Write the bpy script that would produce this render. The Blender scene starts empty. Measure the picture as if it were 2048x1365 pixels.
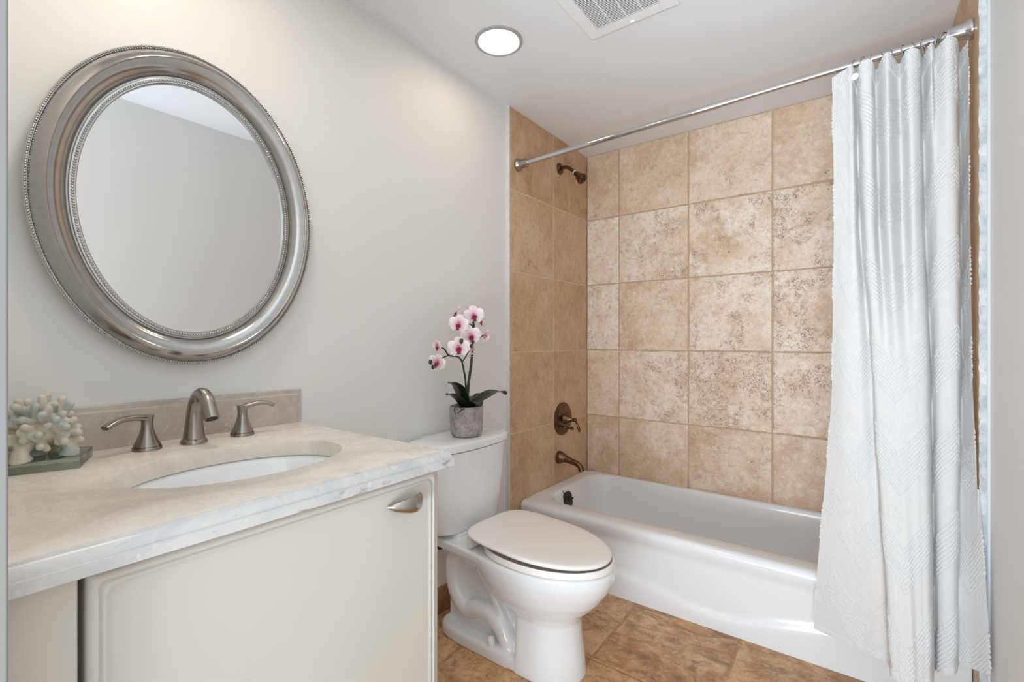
import bpy, bmesh, math, random
import numpy as np
from mathutils import Vector, Matrix
random.seed(7); np.random.seed(7)
C = bpy.context.scene
COL = C.collection
PI = math.pi

# ------------------------------------------------------------------ camera, light, exposure
CX, CZ = 1.3903, 1.1243
cam = bpy.data.cameras.new('camera')
cam.sensor_width = 36.0
cam.lens = 947.0 / 2048.0 * 36.0
cam.clip_start = 0.01
camo = bpy.data.objects.new('camera', cam); COL.objects.link(camo)
camo.location = (CX, 0.0, CZ)
camo.rotation_euler = (PI / 2, 0, math.radians(36.51))
C.camera = camo

vs = C.view_settings
vs.view_transform = 'Standard'; vs.look = 'None'; vs.exposure = 0.06; vs.gamma = 1.0
vs.use_curve_mapping = False
C.cycles.max_bounces = 14
C.cycles.diffuse_bounces = 10
C.cycles.glossy_bounces = 6
C.cycles.sample_clamp_indirect = 8.0

W = bpy.data.worlds.new('world'); C.world = W; W.use_nodes = True
bg = W.node_tree.nodes['Background']
wt = W.node_tree
wc = wt.nodes.new('ShaderNodeTexCoord'); wsx = wt.nodes.new('ShaderNodeSeparateXYZ'); wrp = wt.nodes.new('ShaderNodeValToRGB'); wmr = wt.nodes.new('ShaderNodeMapRange')
wmr.inputs[1].default_value = -1.0
wt.links.new(wc.outputs['Generated'], wsx.inputs[0]); wt.links.new(wsx.outputs[2], wmr.inputs[0]); wt.links.new(wmr.outputs[0], wrp.inputs[0]); wt.links.new(wrp.outputs[0], bg.inputs[0])
we = wrp.color_ramp.elements
we[0].position = 0.40; we[0].color = (0.40, 0.40, 0.40, 1)
we[1].position = 0.60; we[1].color = (0.88, 0.945, 1.0, 1)
bg.inputs[1].default_value = 1.85

def area(name, loc, rot, sx, sy, power, color, shape='RECTANGLE', spread=PI):
    l = bpy.data.lights.new(name, 'AREA'); l.shape = shape; l.size = sx
    if shape == 'RECTANGLE': l.size_y = sy
    l.energy = power; l.color = color; l.spread = spread
    o = bpy.data.objects.new(name, l); COL.objects.link(o)
    o.location = loc; o.rotation_euler = rot
    return o
# added fill light, low behind the camera, tilted up to brighten the ceiling
area('doorway_fill_light', (1.15, -1.6, 0.40), (math.radians(128), 0, math.radians(4)), 1.5, 1.2, 59, (0.83, 0.925, 1.0), spread=math.radians(128))
# the second recessed lamp of the room, over the vanity
area('vanity_lamp', (0.42, 0.42, 2.272), (0, 0, 0), 0.15, 0.15, 3.3, (1.0, 0.86, 0.70), 'DISK')
LAMP_EMIT = 16.5

# ------------------------------------------------------------------ geometry helpers
class G:
    def __init__(s): s.v = []; s.f = []; s.m = []; s.mi = 0
    def add(s, vs_, fs_):
        b = len(s.v); s.v += [tuple(p) for p in vs_]
        for f in fs_: s.f.append(tuple(i + b for i in f)); s.m.append(s.mi)
        return s
    def box(s, x0, x1, y0, y1, z0, z1):
        vv = [(x0,y0,z0),(x1,y0,z0),(x1,y1,z0),(x0,y1,z0),(x0,y0,z1),(x1,y0,z1),(x1,y1,z1),(x0,y1,z1)]
        return s.add(vv, [(0,3,2,1),(4,5,6,7),(0,1,5,4),(1,2,6,5),(2,3,7,6),(3,0,4,7)])
    def loft(s, loops, cap0=True, cap1=True, closed=True):
        n = len(loops[0]); vv = [p for l in loops for p in l]; ff = []
        for k in range(len(loops) - 1):
            for i in range(n if closed else n - 1):
                j = (i + 1) % n
                ff.append((k*n+i, k*n+j, (k+1)*n+j, (k+1)*n+i))
        if cap0: ff.append(tuple(range(n - 1, -1, -1)))
        if cap1: ff.append(tuple((len(loops)-1)*n + i for i in range(n)))
        return s.add(vv, ff)
    def lathe(s, prof, o, axis=(0,0,1), seg=32, cap0=True, cap1=True, sy=1.0):
        a = Vector(axis).normalized()
        u = a.orthogonal().normalized(); w = a.cross(u)
        o = Vector(o); loops = []
        for r, h in prof:
            loops.append([o + a*h + (u*math.cos(t*2*PI/seg) + w*sy*math.sin(t*2*PI/seg))*r for t in range(seg)])
        return s.loft(loops, cap0, cap1)
    def tube(s, path, radii, seg=12, sect=None, caps=True, closed=False):
        P = [Vector(p) for p in path]; n = len(P)
        if not isinstance(radii, (list, tuple)): radii = [radii]*n
        T = []
        for i in range(n):
            if closed: t = P[(i+1) % n] - P[i-1]
            else: t = P[min(i+1, n-1)] - P[max(i-1, 0)]
            T.append(t.normalized())
        u = T[0].orthogonal().normalized(); loops = []
        for i in range(n):
            u = (u - T[i]*u.dot(T[i]))
            u = u.normalized() if u.length > 1e-6 else T[i].orthogonal().normalized()
            w = T[i].cross(u)
            loops.append([P[i] + (u*math.cos(k*2*PI/seg) + w*math.sin(k*2*PI/seg))*radii[i] for k in range(seg)])
        if closed:
            loops.append(loops[0]); return s.loft(loops, False, False)
        return s.loft(loops, caps, caps)
    def ball(s, c, r, seg=16, rings=10, rot=None):
        if not isinstance(r, (list, tuple)): r = (r, r, r)
        c = Vector(c); vv = []; ff = []
        def P(x, y, z):
            p = Vector((x*r[0], y*r[1], z*r[2]))
            if rot is not None: p = rot @ p
            return c + p
        vv.append(P(0, 0, 1))
        for i in range(1, rings):
            t = PI*i/rings
            for k in range(seg):
                a = 2*PI*k/seg
                vv.append(P(math.sin(t)*math.cos(a), math.sin(t)*math.sin(a), math.cos(t)))
        vv.append(P(0, 0, -1)); L = len(vv) - 1
        for k in range(seg):
            j = (k+1) % seg
            ff.append((0, 1+k, 1+j))
            for i in range(rings-2):
                a = 1+i*seg; b = a+seg
                ff.append((a+k, b+k, b+j, a+j))
            a = 1+(rings-2)*seg
            ff.append((a+k, L, a+j))
        return s.add(vv, ff)

OFF = {}
def wloc(o):
    p = Vector((0, 0, 0))
    while o is not None: p += o.location; o = o.parent
    return p
def obj(name, g, mat, parent=None, smooth=True, angle=38, bevel=0, bseg=2, recalc=True, merge=True):
    off = wloc(parent) if parent is not None else Vector((0, 0, 0))
    me = bpy.data.meshes.new(name)
    me.from_pydata([(p[0]-off.x, p[1]-off.y, p[2]-off.z) for p in g.v], [], g.f)
    mats = mat if isinstance(mat, (list, tuple)) else [mat]
    for m in mats: me.materials.append(m)
    if len(mats) > 1:
        me.polygons.foreach_set('material_index', g.m)
    if recalc:
        bm = bmesh.new(); bm.from_mesh(me)
        if merge: bmesh.ops.remove_doubles(bm, verts=bm.verts, dist=1e-6)
        bmesh.ops.recalc_face_normals(bm, faces=bm.faces)
        bm.to_mesh(me); bm.free()
    o = bpy.data.objects.new(name, me); COL.objects.link(o)
    if parent is not None: o.parent = parent
    if bevel:
        b = o.modifiers.new('bevel', 'BEVEL'); b.width = bevel; b.segments = bseg; b.limit_method = 'ANGLE'; b.angle_limit = math.radians(40)
    if smooth:
        me.polygons.foreach_set('use_smooth', [True]*len(me.polygons))
        me.set_sharp_from_angle(angle=math.radians(angle))
    me.update()
    return o
def tag(o, label, cat, group=None, kind=None):
    o['label'] = label; o['category'] = cat
    if group: o['group'] = group
    if kind: o['kind'] = kind
    return o
def thing(name, label, cat, loc, group=None):
    o = bpy.data.objects.new(name, None); COL.objects.link(o)
    o.location = loc; o.empty_display_size = 0.05
    return tag(o, label, cat, group)
def struct(o, label=None):
    o['kind'] = 'structure'
    if label: o['label'] = label
    return o
def bake(o, mods):
    """apply a list of modifiers and keep a plain mesh"""
    for typ, kw in mods:
        m = o.modifiers.new(typ.lower(), typ)
        for k, v in kw.items(): setattr(m, k, v)
    dg = bpy.context.evaluated_depsgraph_get(); dg.update()
    me = bpy.data.meshes.new_from_object(o.evaluated_get(dg))
    o.modifiers.clear(); old = o.data; o.data = me; bpy.data.meshes.remove(old)
    me.polygons.foreach_set('use_smooth', [True]*len(me.polygons))
    return o
def smoothpath(pts, n=6):
    P = [Vector(p) for p in pts]; out = []
    for i in range(len(P)-1):
        a = P[max(i-1, 0)]; b = P[i]; c = P[i+1]; d = P[min(i+2, len(P)-1)]
        for k in range(n):
            t = k/n
            out.append(0.5*((2*b) + (c-a)*t + (2*a-5*b+4*c-d)*t*t + (3*b-a-3*c+d)*t**3))
    out.append(P[-1]); return out
def lerps(vals, n):
    out = []
    for i in range(n):
        t = i/(n-1)*(len(vals)-1); k = min(int(t), len(vals)-2); out.append(vals[k]+(vals[k+1]-vals[k])*(t-k))
    return out

# ------------------------------------------------------------------ materials
def lin(r, g, b):
    f = lambda c: (c/255/12.92) if c/255 <= 0.04045 else ((c/255+0.055)/1.055)**2.4
    return (f(r), f(g), f(b), 1)
class N:
    def __init__(s, name):
        s.m = bpy.data.materials.new(name); s.m.use_nodes = True
        s.t = s.m.node_tree; s.b = s.t.nodes['Principled BSDF']
    def n(s, typ, ins=None, **kw):
        x = s.t.nodes.new(typ)
        for k, v in kw.items(): setattr(x, k, v)
        for k, v in (ins or {}).items(): s.set(x.inputs[k], v)
        return x
    def set(s, inp, v):
        if isinstance(v, bpy.types.NodeSocket): s.t.links.new(v, inp)
        else: inp.default_value = v
    def p(s, **kw):
        names = {'base': 'Base Color', 'rough': 'Roughness', 'metal': 'Metallic', 'coat': 'Coat Weight', 'ior': 'IOR', 'normal': 'Normal',
                 'trans': 'Transmission Weight', 'sss': 'Subsurface Weight', 'spec': 'Specular IOR Level', 'aniso': 'Anisotropic', 'coatr': 'Coat Roughness',
                 'emit': 'Emission Color', 'es': 'Emission Strength'}
        for k, v in kw.items(): s.set(s.b.inputs[names[k]], v)
        return s
    def pos(s): return s.n('ShaderNodeNewGeometry').outputs['Position']
    def objc(s): return s.n('ShaderNodeTexCoord').outputs['Object']
    def noise(s, vec, scale, detail=4, rough=0.55, dist=0.0):
        return s.n('ShaderNodeTexNoise', {'Vector': vec, 'Scale': scale, 'Detail': detail, 'Roughness': rough, 'Distortion': dist}).outputs['Fac']
    def ramp(s, fac, stops):
        r = s.n('ShaderNodeValToRGB', {'Fac': fac}); e = r.color_ramp.elements
        while len(e) < len(stops): e.new(0.5)
        for el, (p, c) in zip(e, stops):
            el.position = p; el.color = c if len(c) == 4 else (*c, 1)
        return r.outputs['Color']
    def range(s, v, a, b, c=0.0, d=1.0):
        return s.n('ShaderNodeMapRange', {0: v, 1: a, 2: b, 3: c, 4: d}).outputs[0]
    def mix(s, f, a, b, mode='MIX'):
        x = s.n('ShaderNodeMix', data_type='RGBA', blend_type=mode)
        s.set(x.inputs[0], f); s.set(x.inputs[6], a); s.set(x.inputs[7], b); return x.outputs[2]
    def math(s, op, a, b=0.0, clamp=False):
        x = s.n('ShaderNodeMath', {0: a, 1: b}, operation=op); x.use_clamp = clamp; return x.outputs[0]
    def vec(s, op, a, b):
        x = s.n('ShaderNodeVectorMath', {0: a, 1: b}, operation=op); return x.outputs[0]
    def attr(s, name): return s.n('ShaderNodeAttribute', attribute_name=name).outputs['Fac']
    def bump(s, h, strength=0.2, dist=0.002):
        return s.n('ShaderNodeBump', {'Height': h, 'Strength': strength, 'Distance': dist}).outputs['Normal']
def grey(v): return (v, v, v, 1)

def simple(name, col, rough=0.5, metal=0.0, nscale=0, namt=0.05, bump=0, bscale=200, **kw):
    q = N(name)
    base = col
    if nscale:
        f = q.noise(q.pos(), nscale, 5)
        dark = tuple(c*(1-namt) for c in col[:3])+(1,); light = tuple(min(1, c*(1+namt)) for c in col[:3])+(1,)
        base = q.ramp(f, [(0.3, dark), (0.7, light)])
    q.p(base=base, rough=rough, metal=metal, **kw)
    if bump: q.p(normal=q.bump(q.noise(q.pos(), bscale, 3), bump, 0.001))
    return q.m

M = {}
M['wall'] = simple('painted_wall', lin(229, 230, 229), 0.55, nscale=3, namt=0.01, bump=0.04, bscale=350)
M['wall_white'] = simple('painted_white_wall', lin(227, 227, 226), 0.5, nscale=3, namt=0.01)
M['ceiling'] = simple('ceiling_paint', lin(233, 236, 240), 0.7, nscale=2, namt=0.008)
M['trim'] = simple('white_trim_paint', lin(214, 217, 222), 0.4, nscale=4, namt=0.01)
M['jamb'] = simple('grey_jamb_paint', lin(152, 151, 150), 0.45, nscale=4, namt=0.01)
M['ceramic'] = simple('white_vitreous_china', lin(233, 236, 239), 0.09, nscale=2, namt=0.008, coat=0.4, coatr=0.04)
M['enamel'] = simple('white_tub_enamel', lin(235, 237, 240), 0.19, nscale=2, namt=0.01, coat=0.3, coatr=0.06)
M['seat'] = simple('off_white_seat_plastic', lin(240, 236, 232), 0.22, nscale=2, namt=0.005)
M['cabinet'] = simple('cream_cabinet_lacquer', lin(207, 204, 196), 0.35, nscale=2, namt=0.012)
M['gap'] = simple('dark_gap', lin(70, 66, 60), 0.7, nscale=5)
M['duct'] = simple('duct_shade', lin(48, 48, 48), 0.7, nscale=5)  # dark colour painted for the shade behind the vent slots
M['nickel'] = simple('brushed_nickel', lin(172, 166, 158), 0.25, 1.0, nscale=40, namt=0.05, aniso=0.4)
M['nickel_dark'] = simple('satin_nickel', lin(160, 153, 145), 0.27, 1.0, nscale=40, namt=0.05)
M['silver'] = simple('brushed_silver_frame', lin(184, 183, 181), 0.17, 1.0, nscale=60, namt=0.05, aniso=0.2)
M['bead'] = simple('silver_beads', lin(190, 188, 184), 0.12, 1.0, nscale=60, namt=0.05)
M['chrome'] = simple('polished_chrome', lin(205, 205, 206), 0.07, 1.0, nscale=8, namt=0.01)
M['bronze'] = simple('antique_bronze', lin(112, 88, 68), 0.27, 1.0, nscale=25, namt=0.15)
M['bronze_dark'] = simple('dark_pewter', lin(72, 68, 66), 0.4, 1.0, nscale=30, namt=0.2)
M['black'] = simple('black_recess', lin(16, 15, 15), 0.6, nscale=10)
M['grille'] = simple('white_vent_plastic', lin(238, 240, 243), 0.45, nscale=3, namt=0.01)
M['caulk'] = simple('white_caulk', lin(216, 216, 214), 0.7, nscale=60, namt=0.06, bump=0.4, bscale=160)
M['mirror'] = simple('mirror_glass', (0.80, 0.805, 0.80, 1), 0.0, 1.0, nscale=1, namt=0.001)
M['white_cap'] = simple('white_plastic_cap', lin(235, 235, 235), 0.3, nscale=5, namt=0.01)
M['stem'] = simple('orchid_stem', lin(48, 56, 34), 0.5, nscale=30, namt=0.25)
M['bud'] = simple('orchid_bud', lin(52, 58, 44), 0.5, nscale=40, namt=0.25)
M['soil'] = simple('dark_moss', lin(22, 24, 18), 0.9, nscale=60, namt=0.5, bump=0.6, bscale=120)
M['lip'] = simple('orchid_lip', lin(140, 24, 72), 0.5, nscale=90, namt=0.4)
M['tag_clip'] = simple('clear_plant_clip', lin(215, 215, 218), 0.2, nscale=10, namt=0.01)
q = N('leaf_green'); f = q.noise(q.objc(), 18, 4); q.p(base=q.ramp(f, [(0.3, lin(14, 24, 12)), (0.75, lin(34, 54, 22))]), rough=0.33); M['leaf'] = q.m
q = N('lamp_glass'); q.p(base=(1, 1, 1, 1), rough=0.4, emit=(1.0, 0.82, 0.62, 1), es=LAMP_EMIT)
M['lamp'] = q.m
q = N('lamp_ring'); q.p(base=q.ramp(q.noise(q.pos(), 60, 3), [(0.3, lin(150, 150, 150)), (0.7, lin(162, 162, 162))]), rough=0.4, metal=0.6); M['ring'] = simple('grey_lamp_ring', lin(168, 168, 168), 0.45, nscale=60, namt=0.03)

def travertine(name, dark, mid, light, pale, grain=(1, 1, 1), rough=0.42, vein=0.0, seedattr=True):
    q = N(name); P = q.pos()
    if seedattr:
        sd = q.attr('seed'); pit_a = q.attr('pit'); pale_a = q.attr('pale'); dk_a = q.attr('dark')
        sv = q.n('ShaderNodeCombineXYZ', {0: q.math('MULTIPLY', sd, 3.7), 1: q.math('MULTIPLY', sd, 5.3), 2: q.math('MULTIPLY', sd, 7.1)}).outputs[0]
        P = q.vec('ADD', P, sv)
    else: pit_a, pale_a, dk_a = 0.5, 0.4, 0.3
    P = q.vec('MULTIPLY', P, grain)
    wob = q.n('ShaderNodeTexNoise', {'Vector': P, 'Scale': 38.0, 'Detail': 3}).outputs['Color']
    PW = q.vec('ADD', P, q.vec('MULTIPLY', q.vec('SUBTRACT', wob, (0.5, 0.5, 0.5)), (0.022, 0.022, 0.022)))
    n1 = q.noise(P, 4.2, 7, 0.62, 0.9)
    n2 = q.noise(P, 17, 6, 0.66, 0.6)
    n3 = q.noise(P, 95, 5, 0.7, 0.2)
    n4 = q.noise(q.vec('ADD', P, (7, 3, 9)), 5.5, 6, 0.66, 0.5)
    n5 = q.noise(q.vec('ADD', P, (2, 9, 5)), 42, 7, 0.74, 0.5)
    base = q.ramp(n1, [(0.30, dark), (0.48, mid), (0.70, light)])
    base = q.mix(q.range(n2, 0.46, 0.66, 0, 0.55), base, light)
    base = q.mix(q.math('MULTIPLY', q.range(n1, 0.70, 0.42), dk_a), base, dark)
    # pale crystalline patches and flecks
    pm = q.math('MULTIPLY', q.range(n4, 0.40, 0.58), pale_a)
    pm = q.math('MULTIPLY', pm, q.range(n5, 0.34, 0.58, 0.25, 1.0))
    base = q.mix(pm, base, pale)
    base = q.mix(q.range(n5, 0.54, 0.68, 0.0, 0.55), base, pale)
    # fine brown mottling
    dm = q.mix(0.35, dark, lin(120, 86, 58))
    base = q.mix(q.range(n5, 0.46, 0.33, 0.0, 0.55), base, dm)
    base = q.mix(q.range(n3, 0.52, 0.70, 0.0, 0.40), base, dm)
    base = q.mix(q.range(n4, 0.36, 0.26, 0.0, 0.45), base, lin(186, 178, 170))
    if vein:
        nv = q.noise(q.vec('MULTIPLY', P, (1, 2.0, 1)), 6, 9, 0.74, 1.6)
        base = q.mix(q.range(nv, 0.50, 0.62, 0, vein), base, lin(112, 92, 72))
        base = q.mix(q.range(nv, 0.42, 0.34, 0, vein*0.9), base, light)
    # pits: little brown holes in clusters
    vor = q.n('ShaderNodeTexVoronoi', {'Vector': PW, 'Scale': 185.0, 'Randomness': 1.0}).outputs['Distance']
    vor2 = q.n('ShaderNodeTexVoronoi', {'Vector': PW, 'Scale': 48.0, 'Randomness': 1.0}).outputs['Distance']
    cl = q.noise(q.vec('ADD', P, (1, 8, 4)), 7.5, 6, 0.68, 0.5)
    mask = q.range(q.math('ADD', cl, q.math('MULTIPLY', pit_a, 0.16)), 0.615, 0.70)
    mask = q.math('MULTIPLY', mask, q.range(q.noise(P, 55, 3), 0.36, 0.56))
    h1 = q.math('MULTIPLY', q.range(vor, 0.46, 0.28), mask)
    m2 = q.range(q.math('ADD', q.noise(P, 12, 4), q.math('MULTIPLY', pit_a, 0.06)), 0.62, 0.68)
    h2 = q.math('MULTIPLY', q.range(vor2, 0.20, 0.10), m2)
    hole = q.math('MAXIMUM', h1, h2, True)
    base = q.mix(q.math('MULTIPLY', mask, 0.22), base, dm)
    base = q.mix(q.math('MULTIPLY', hole, 0.82), base, lin(108, 70, 44))
    q.p(base=base, rough=q.range(n2, 0.3, 0.7, rough+0.08, rough-0.08))
    hh = q.math('SUBTRACT', q.math('ADD', q.math('MULTIPLY', n3, 0.4), q.math('MULTIPLY', n5, 0.4)), hole)
    q.p(normal=q.bump(hh, 0.5, 0.002))
    return q.m
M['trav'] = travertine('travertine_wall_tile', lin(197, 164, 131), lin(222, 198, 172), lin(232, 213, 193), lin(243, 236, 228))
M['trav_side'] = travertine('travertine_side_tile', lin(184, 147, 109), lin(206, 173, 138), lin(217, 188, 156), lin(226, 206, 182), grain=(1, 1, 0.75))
M['trav_floor'] = travertine('travertine_floor_tile', lin(156, 108, 66), lin(208, 156, 104), lin(229, 184, 136), lin(230, 204, 170), rough=0.45, vein=0.75)
M['trav_base'] = travertine('travertine_baseboard', lin(120, 84, 50), lin(160, 114, 70), lin(180, 134, 88), lin(190, 150, 110), seedattr=False)
M['grout'] = simple('sand_grout', lin(188, 164, 138), 0.85, nscale=60, namt=0.12, bump=0.4, bscale=300)
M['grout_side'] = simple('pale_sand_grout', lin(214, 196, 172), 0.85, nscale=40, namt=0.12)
M['grout_floor'] = simple('floor_grout', lin(180, 146, 112), 0.85, nscale=25, namt=0.25, bump=0.4, bscale=300)
q = N('raw_tile_edge'); P = q.pos(); n1 = q.noise(P, 18, 5, 0.7); n2 = q.noise(P, 130, 5, 0.75)
b = q.ramp(n1, [(0.35, lin(176, 184, 190)), (0.55, lin(208, 212, 215)), (0.7, lin(226, 228, 229))])
b = q.mix(q.range(n2, 0.56, 0.70, 0, 0.75), b, lin(126, 118, 108))
q.p(base=b, rough=0.85, normal=q.bump(n2, 0.6, 0.002)); M['raw_edge'] = q.m

# cream marble-like limestone of the vanity
def limestone(name, a, b, c, chips):
    q = N(name); P = q.pos()
    n1 = q.noise(P, 5, 6, 0.6, 1.6); n2 = q.noise(P, 22, 6, 0.65, 1.2)
    base = q.ramp(n1, [(0.3, a), (0.52, b), (0.72, c)])
    base = q.mix(q.range(n2, 0.55, 0.75, 0, 0.5), base, c)
    n3 = q.noise(q.vec('ADD', q.vec('MULTIPLY', P, (1, 0.55, 1.2)), (3, 1, 2)), 44, 5, 0.66, 0.4)
    base = q.mix(q.range(n3, 0.60, 0.68, 0, chips), base, lin(146, 142, 138))
    n4 = q.noise(q.vec('ADD', P, (6, 2, 9)), 42, 4, 0.6, 1.0)
    base = q.mix(q.range(n4, 0.63, 0.70, 0, 0.6), base, lin(232, 226, 218))
    q.p(base=base, rough=q.range(n2, 0.3, 0.7, 0.3, 0.22))
    q.p(normal=q.bump(n3, 0.05, 0.001))
    return q.m
M['stone'] = limestone('cream_limestone', lin(210, 199, 188), lin(225, 217, 208), lin(233, 229, 223), 0.12)
M['stone_edge'] = limestone('pale_limestone_edge', lin(184, 186, 189), lin(204, 204, 204), lin(216, 214, 210), 0.85)
M['stone_back'] = limestone('beige_limestone', lin(176, 166, 158), lin(190, 182, 175), lin(204, 197, 190), 0.4)

q = N('concrete_pot'); P = q.pos(); n1 = q.noise(P, 30, 6, 0.7); v = q.n('ShaderNodeTexVoronoi', {'Vector': P, 'Scale': 160.0}).outputs['Distance']
hole = q.math('MULTIPLY', q.range(v, 0.32, 0.2), q.range(q.noise(P, 55, 4), 0.52, 0.62))
b = q.ramp(n1, [(0.3, lin(128, 122, 122)), (0.5, lin(166, 160, 160)), (0.7, lin(190, 184, 184))])
b = q.mix(hole, b, lin(60, 56, 56)); q.p(base=b, rough=0.85, normal=q.bump(q.math('SUBTRACT', n1, hole), 0.5, 0.002)); M['concrete'] = q.m

q = N('coral_resin'); P = q.pos(); n1 = q.noise(P, 26, 5, 0.6)
b = q.ramp(n1, [(0.35, lin(170, 184, 184)), (0.5, lin(200, 195, 180)), (0.7, lin(222, 211, 190))])
q.p(base=b, rough=0.6, normal=q.bump(q.noise(P, 220, 4), 0.25, 0.001)); M['coral'] = q.m
q = N('thick_glass'); n1 = q.noise(q.pos(), 9, 3)
q.p(base=q.ramp(n1, [(0.3, lin(196, 214, 206)), (0.7, lin(206, 222, 214))]), rough=0.02, trans=1.0, ior=1.5); M['glass'] = q.m

q = N('orchid_petal'); oc = q.objc()
ln = q.n('ShaderNodeVectorMath', {0: oc}, operation='LENGTH').outputs['Value']
nz = q.noise(oc, 60, 3)
b = q.ramp(q.math('ADD', q.math('MULTIPLY', ln, 26.0), q.math('MULTIPLY', nz, 0.25)), [(0.22, lin(206, 120, 160)), (0.5, lin(240, 205, 220)), (0.85, lin(250, 240, 243))])
q.p(base=b, rough=0.5, sss=0.0); M['petal'] = q.m

q = N('white_cotton_curtain'); P = q.pos()
wv = q.noise(q.vec('MULTIPLY', P, (260, 260, 60)), 1.0, 2)
q.p(base=q.ramp(wv, [(0.2, lin(217, 218, 219)), (0.8, lin(229, 229, 229))]), rough=0.9, spec=0.1, normal=q.bump(wv, 0.12, 0.001))
tr = q.n('ShaderNodeBsdfTranslucent', {'Color': (0.85, 0.88, 0.9, 1)})
mx = q.n('ShaderNodeMixShader', {0: 0.10}); q.t.links.new(q.b.outputs[0], mx.inputs[1]); q.t.links.new(tr.outputs[0], mx.inputs[2])
q.t.links.new(mx.outputs[0], q.t.nodes['Material Output'].inputs['Surface']); M['cloth'] = q.m

# ------------------------------------------------------------------ room shell
H = 2.28; D = 2.67; WR = 1.655; WP = 1.676; YT = 1.862
struct(obj('floor', G().box(-0.06, 1.76, -0.06, 2.75, -0.12, -0.0024), M['grout_floor'], smooth=False), 'travertine tiled bathroom floor')
floor = bpy.data.objects['floor']
struct(obj('ceiling', G().box(-0.12, 1.80, -0.06, 2.79, H, H+0.1), M['ceiling'], smooth=False), 'flat white ceiling')
wl = struct(obj('wall_left', G().box(-0.12, -0.02, -0.06, 2.79, -0.006, H), M['wall'], smooth=False), 'warm white painted wall behind the mirror')
wb = struct(obj('wall_back', G().box(-0.02, 1.80, D+0.02, 2.79, -0.006, H), M['grout'], smooth=False), 'tiled wall behind the bathtub')
wr = struct(obj('wall_right', G().box(WP, 1.80, -0.06, D+0.02, -0.006, H), M['wall_white'], smooth=False), 'white painted wall beside the curtain')
wf = struct(obj('wall_front', G().box(-0.02, 0.685, -0.06, 0.081, -0.006, H), M['wall'], smooth=False), 'short wall beside the doorway')
struct(obj('trim_1', G().box(0.685, 0.70, -0.06, 0.0815, -0.006, H), M['jamb'], bevel=0.002), 'pale grey door jamb at the left edge of view')

def tiles(name, org, U, V, Nn, us, vs_, mat, groutmat, parent, gap=0.0022, props=None, thick=0.02, jag=0.0012, sub=14, back=True):
    """tile cladding: each tile a slightly irregular slab standing just proud of the grout bed"""
    org = Vector(org); U = Vector(U); V = Vector(V); Nn = Vector(Nn)
    g = G(); seed = []; pit = []; pale = []; dark = []
    rnd = random.Random(hash(name) % 1000 if False else len(name)*17)
    def put(attrs, k):
        for lst, a in zip((seed, pit, pale, dark), attrs): lst.extend([a]*k)
    if back:
        a, b_, c, d = us[0], us[-1], vs_[0], vs_[-1]
        g.mi = 1
        n0 = len(g.f)
        lo = [[org + U*u + V*v + Nn*h for u, v in ((a, c), (b_, c), (b_, d), (a, d))] for h in (-thick, -0.0022)]
        g.loft(lo); put((0, 0, 0, 0), len(g.f)-n0)
    g.mi = 0
    for i in range(len(us)-1):
        for j in range(len(vs_)-1):
            u0, u1, v0, v1 = us[i]+gap, us[i+1]-gap, vs_[j]+gap, vs_[j+1]-gap
            if i == 0: u0 = us[0]
            if i == len(us)-2: u1 = us[-1]
            P = []
            for k in range(sub): P.append((u0+(u1-u0)*k/sub, v0, 0, 1))
            for k in range(sub): P.append((u1, v0+(v1-v0)*k/sub, -1, 0))
            for k in range(sub): P.append((u1+(u0-u1)*k/sub, v1, 0, -1))
            for k in range(sub): P.append((u0, v1+(v0-v1)*k/sub, 1, 0))
            offs = []; w = 0
            for k in range(len(P)):
                w = w*0.6 + rnd.random()*jag*(4 if rnd.random() < 0.06 else 1)
                offs.append(w)
            rings = []
            for inset, h in ((0.0, -0.004), (0.0, -0.0014), (0.0016, 0.0)):
                lp = []
                for (u, v, nx, ny), o_ in zip(P, offs):
                    lp.append(org + U*(u+nx*(o_+inset)) + V*(v+ny*(o_+inset)) + Nn*h)
                rings.append(lp)
            n0 = len(g.f); g.loft(rings, cap0=False)
            pr = props(i, j) if props else (0.4, 0.4, 0.3)
            put((rnd.random()*9+0.3, *pr), len(g.f)-n0)
    o = obj(name, g, [mat, groutmat], parent, smooth=False, recalc=False)
    # keep outward normals
    me = o.data
    bm = bmesh.new(); bm.from_mesh(me); bmesh.ops.recalc_face_normals(bm, faces=bm.faces); bm.to_mesh(me); bm.free()
    for nm, lst in (('seed', seed), ('pit', pit), ('pale', pale), ('dark', dark)):
        at = me.attributes.new(nm, 'FLOAT', 'FACE'); at.data.foreach_set('value', lst)
    return o
ROWS = [0.27, 0.664, 1.070, 1.472, 1.877, H]
SROWS = [0.0, 0.258] + ROWS[1:]
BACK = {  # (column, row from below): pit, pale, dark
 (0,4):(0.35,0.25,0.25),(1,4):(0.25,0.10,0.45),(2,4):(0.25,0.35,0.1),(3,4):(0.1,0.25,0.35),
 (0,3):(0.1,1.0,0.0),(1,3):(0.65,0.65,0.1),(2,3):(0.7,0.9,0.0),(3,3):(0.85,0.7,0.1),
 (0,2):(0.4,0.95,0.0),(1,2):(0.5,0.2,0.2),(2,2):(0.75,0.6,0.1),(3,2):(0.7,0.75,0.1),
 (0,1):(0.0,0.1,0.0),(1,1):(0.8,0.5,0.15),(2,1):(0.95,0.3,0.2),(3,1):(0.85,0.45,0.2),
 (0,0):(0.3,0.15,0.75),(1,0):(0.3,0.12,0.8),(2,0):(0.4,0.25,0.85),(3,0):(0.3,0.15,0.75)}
def backp(i, j): return BACK.get((min(i, 3), j), (0.5, 0.4, 0.3))
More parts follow.
